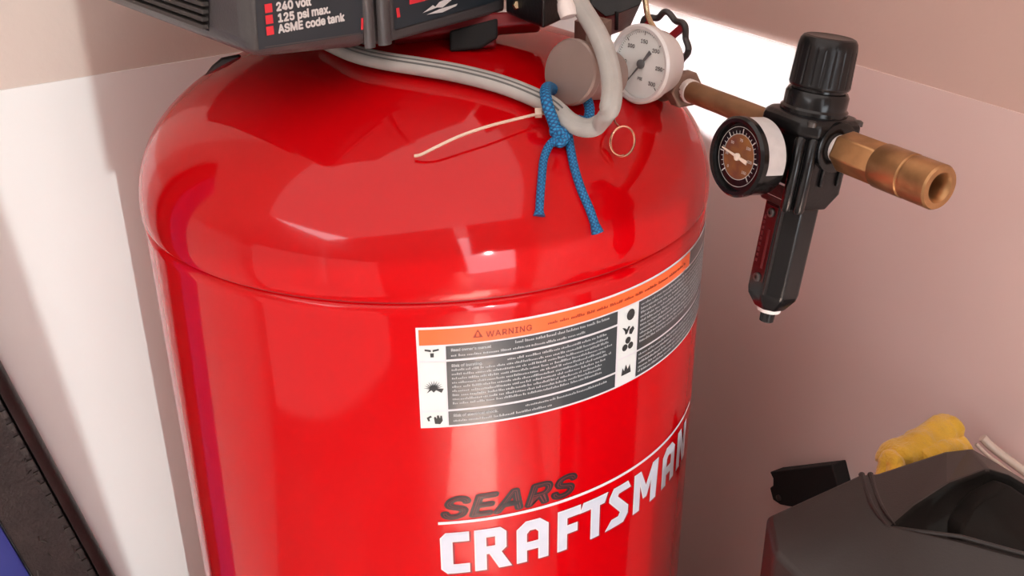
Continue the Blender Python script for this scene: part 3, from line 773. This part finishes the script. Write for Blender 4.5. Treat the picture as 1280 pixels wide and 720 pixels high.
for i in range(90):                                        # moulded ribs along the border's outer edge
    p = c0 + dirn * (L * i / 90)
    mtx = Matrix((lft, dirn, NL)).transposed().to_4x4(); mtx.translation = p + lft * .021 + NL * .0140; box(bm, (0, 0, 0), .006, .009, .003, mtx)
o = obj('border_rib', bm, 'rubber', brd, smooth=False); o['kind'] = 'stuff'
bm = bmesh.new()
for i in range(46):
    p = c0 + dirn * random.uniform(.4, 1.15) + lft * random.choice((.024, .050, .068)) + NL * .0134
    d = (NL + Vector((random.uniform(-.8, .8), random.uniform(-.8, .8), random.uniform(-.8, .8)))).normalized() * random.uniform(.004, .009)
    tube(bm, [p, p + d * .5, p + d + Vector((0, 0, -.002))], .0007, 5)
o = obj('rubber_whisker', bm, 'screw', brd); o['kind'] = 'stuff'

# ------------------------------------------------------------------ equipment housing, lower right
hs = thing('equipment_housing', 'large angular dark brown plastic housing with an open hollow, lower right by the wall', 'housing', (at(1150, 720, .85).x, at(1150, 720, .85).y, 0))
V = {'A': (958, 645, 0.845), 'B': (1075, 592, 0.862), 'C': (1094, 591, 0.868), 'D': (1180, 563, 0.925), 'E': (1212, 559, 0.955), 'F': (1245, 578, 0.955), 'G': (1310, 618, 0.945),
     'a': (1117, 656, 0.8), 'b': (1150, 629, 0.824), 'c': (1190, 603, 0.854), 'd': (1236, 586, 0.878), 'e': (1262, 594, 0.878), 'e2': (1310, 622, 0.878),
     'h': (1200, 672, 0.769), 'i': (1310, 702, 0.744), 'A2': (967, 690, 0.811), 'A3': (1002, 724, 0.793), 'A4': (1010, 800, 0.769), 'h4': (1150, 800, 0.732), 'i4': (1310, 800, 0.708)}
P = {k: at(*v) for k, v in V.items()}
bm = bmesh.new(); bv = {k: bm.verts.new(p) for k, p in P.items()}
def fc(*ks): return bm.faces.new([bv[k] for k in ks])
fc('A', 'a', 'B'); fc('B', 'a', 'C'); fc('A', 'A2', 'a'); fc('A2', 'A3', 'a'); fc('A3', 'A4', 'h4', 'a'); fc('a', 'h4', 'h'); fc('h', 'h4', 'i4', 'i')
fc('C', 'a', 'b'); fc('C', 'b', 'D'); fc('D', 'b', 'c'); fc('D', 'c', 'E'); fc('E', 'c', 'd'); fc('E', 'd', 'F'); fc('F', 'd', 'e'); fc('F', 'e', 'G'); fc('G', 'e', 'e2')
# outer back and base down to the floor
def drop(k, z, back=0.0):
    p = P[k] + FWD * back; return bm.verts.new(Vector((p.x, p.y, z)))
ring = ['G', 'F', 'E', 'D', 'C', 'B', 'A', 'A2', 'A3', 'A4', 'h4', 'i4']
dn = []
for k in ring:
    p = P[k].copy(); p.z = 0; dn.append(bm.verts.new(p))
for i in range(len(ring) - 1): bm.faces.new((bv[ring[i]], bv[ring[i + 1]], dn[i + 1], dn[i]))
# hollow walls
hol = ['a', 'b', 'c', 'd', 'e', 'e2', 'i', 'h']
hb_ = []
for k in hol:
    p = P[k].copy(); cc = at(1240, 650, 0.842); p = p + (cc - p) * .18; p.z = P['h'].z - .22 ; hb_.append(bm.verts.new(p))
for i in range(len(hol)):
    if hol[i] == 'e2' : continue
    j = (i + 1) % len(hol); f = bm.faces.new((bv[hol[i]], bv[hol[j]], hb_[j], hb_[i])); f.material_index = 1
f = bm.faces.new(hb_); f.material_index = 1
o = obj('housing_shell', bm, ['house', 'housein'], hs, bevel=.004, angle=25)
bm = bmesh.new()
for dx in (-6, 5):
    tube(bm, catmull([at(1083 + dx, 593, .864), at(1088 + dx, 612, .846), at(1098 + dx, 635, .822), at(1114 + dx, 656, .800)], 6), .0026, 8, scale=lambda t: 1 - .85 * t ** 3)
obj('moulded_ridge', bm, 'house', hs)
bm = bmesh.new(); tube(bm, [P['a'] - Vector((0, 0, .003)), P['h'] + Vector((0, 0, .001)), P['i'] + Vector((0, 0, .001))], .0016, 8); obj('rim_bead', bm, 'house', hs)
bm = bmesh.new()
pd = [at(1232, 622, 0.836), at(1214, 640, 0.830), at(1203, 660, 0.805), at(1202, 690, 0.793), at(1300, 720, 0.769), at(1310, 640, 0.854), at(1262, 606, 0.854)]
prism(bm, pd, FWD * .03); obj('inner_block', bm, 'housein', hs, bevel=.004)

# ------------------------------------------------------------------ small black box on the wall
def hitR(px, py, off): return on_plane(px, py, CORNER + NR * off, NR)
bm = bmesh.new()
prism(bm, [hitR(x, y, .022) for x, y in ((962, 590), (1040, 581), (1056, 645), (985, 633), (975, 631), (966, 625), (962, 610), (966, 607), (966, 598))], -NR * .022)
bx_ = obj('wall_box', bm, 'dark', bevel=.0015)
tag(bx_, 'small black notched plastic box on the wall behind the brown housing', 'box')
bm = bmesh.new(); pb = hitR(974, 622, .0222); lathe(bm, [(.004, 0), (.004, .002), (.002, .003)], frame(pb, NR), 12); obj('screw', bm, 'screw', bx_)

# ------------------------------------------------------------------ yellow cloth and pale strip
bm = bmesh.new()
prc = [(math.cos(2 * PI * i / 32), math.sin(2 * PI * i / 32)) for i in range(32)]
def roll(pts, sc): sweep(bm, catmull([at(*p) for p in pts], 12), prc, scale=sc)
roll(((1112, 586, .965), (1122, 575, .965), (1140, 566, .97), (1162, 555, .98), (1182, 543, .985), (1196, 535, .985)), lambda t: .013 + .006 * math.sin(PI * t))
roll(((1150, 580, .96), (1172, 571, .965), (1190, 563, .975), (1202, 556, .98)), lambda t: .016 - .004 * t)
roll(((1104, 594, .955), (1106, 580, .955), (1110, 573, .955), (1117, 580, .95), (1120, 594, .945)), lambda t: .0085)
bm.normal_update()
for v in bm.verts:
    d = noise.noise(v.co * 45) * .0055 + noise.noise(v.co * 130) * .0018; v.co += v.normal * d
tag(obj('yellow_cloth', bm, 'yellow', angle=0), 'crumpled yellow cloth tucked behind the dark brown housing', 'cloth')
bm = bmesh.new()
for off, d, r0 in ((0, .99, .0042), (8, .985, .0018)):
    tube(bm, catmull([at(1228 - off, 547 + off, d), at(1240 - off, 559 + off, d), at(1262 - off, 576 + off, d), at(1292 - off, 598 + off, d - .01), at(1335, 630, d - .02)], 6), r0, 10)
tag(obj('plastic_strip', bm, 'strip'), 'thin pale plastic strip sloping down behind the dark brown housing', 'strip')
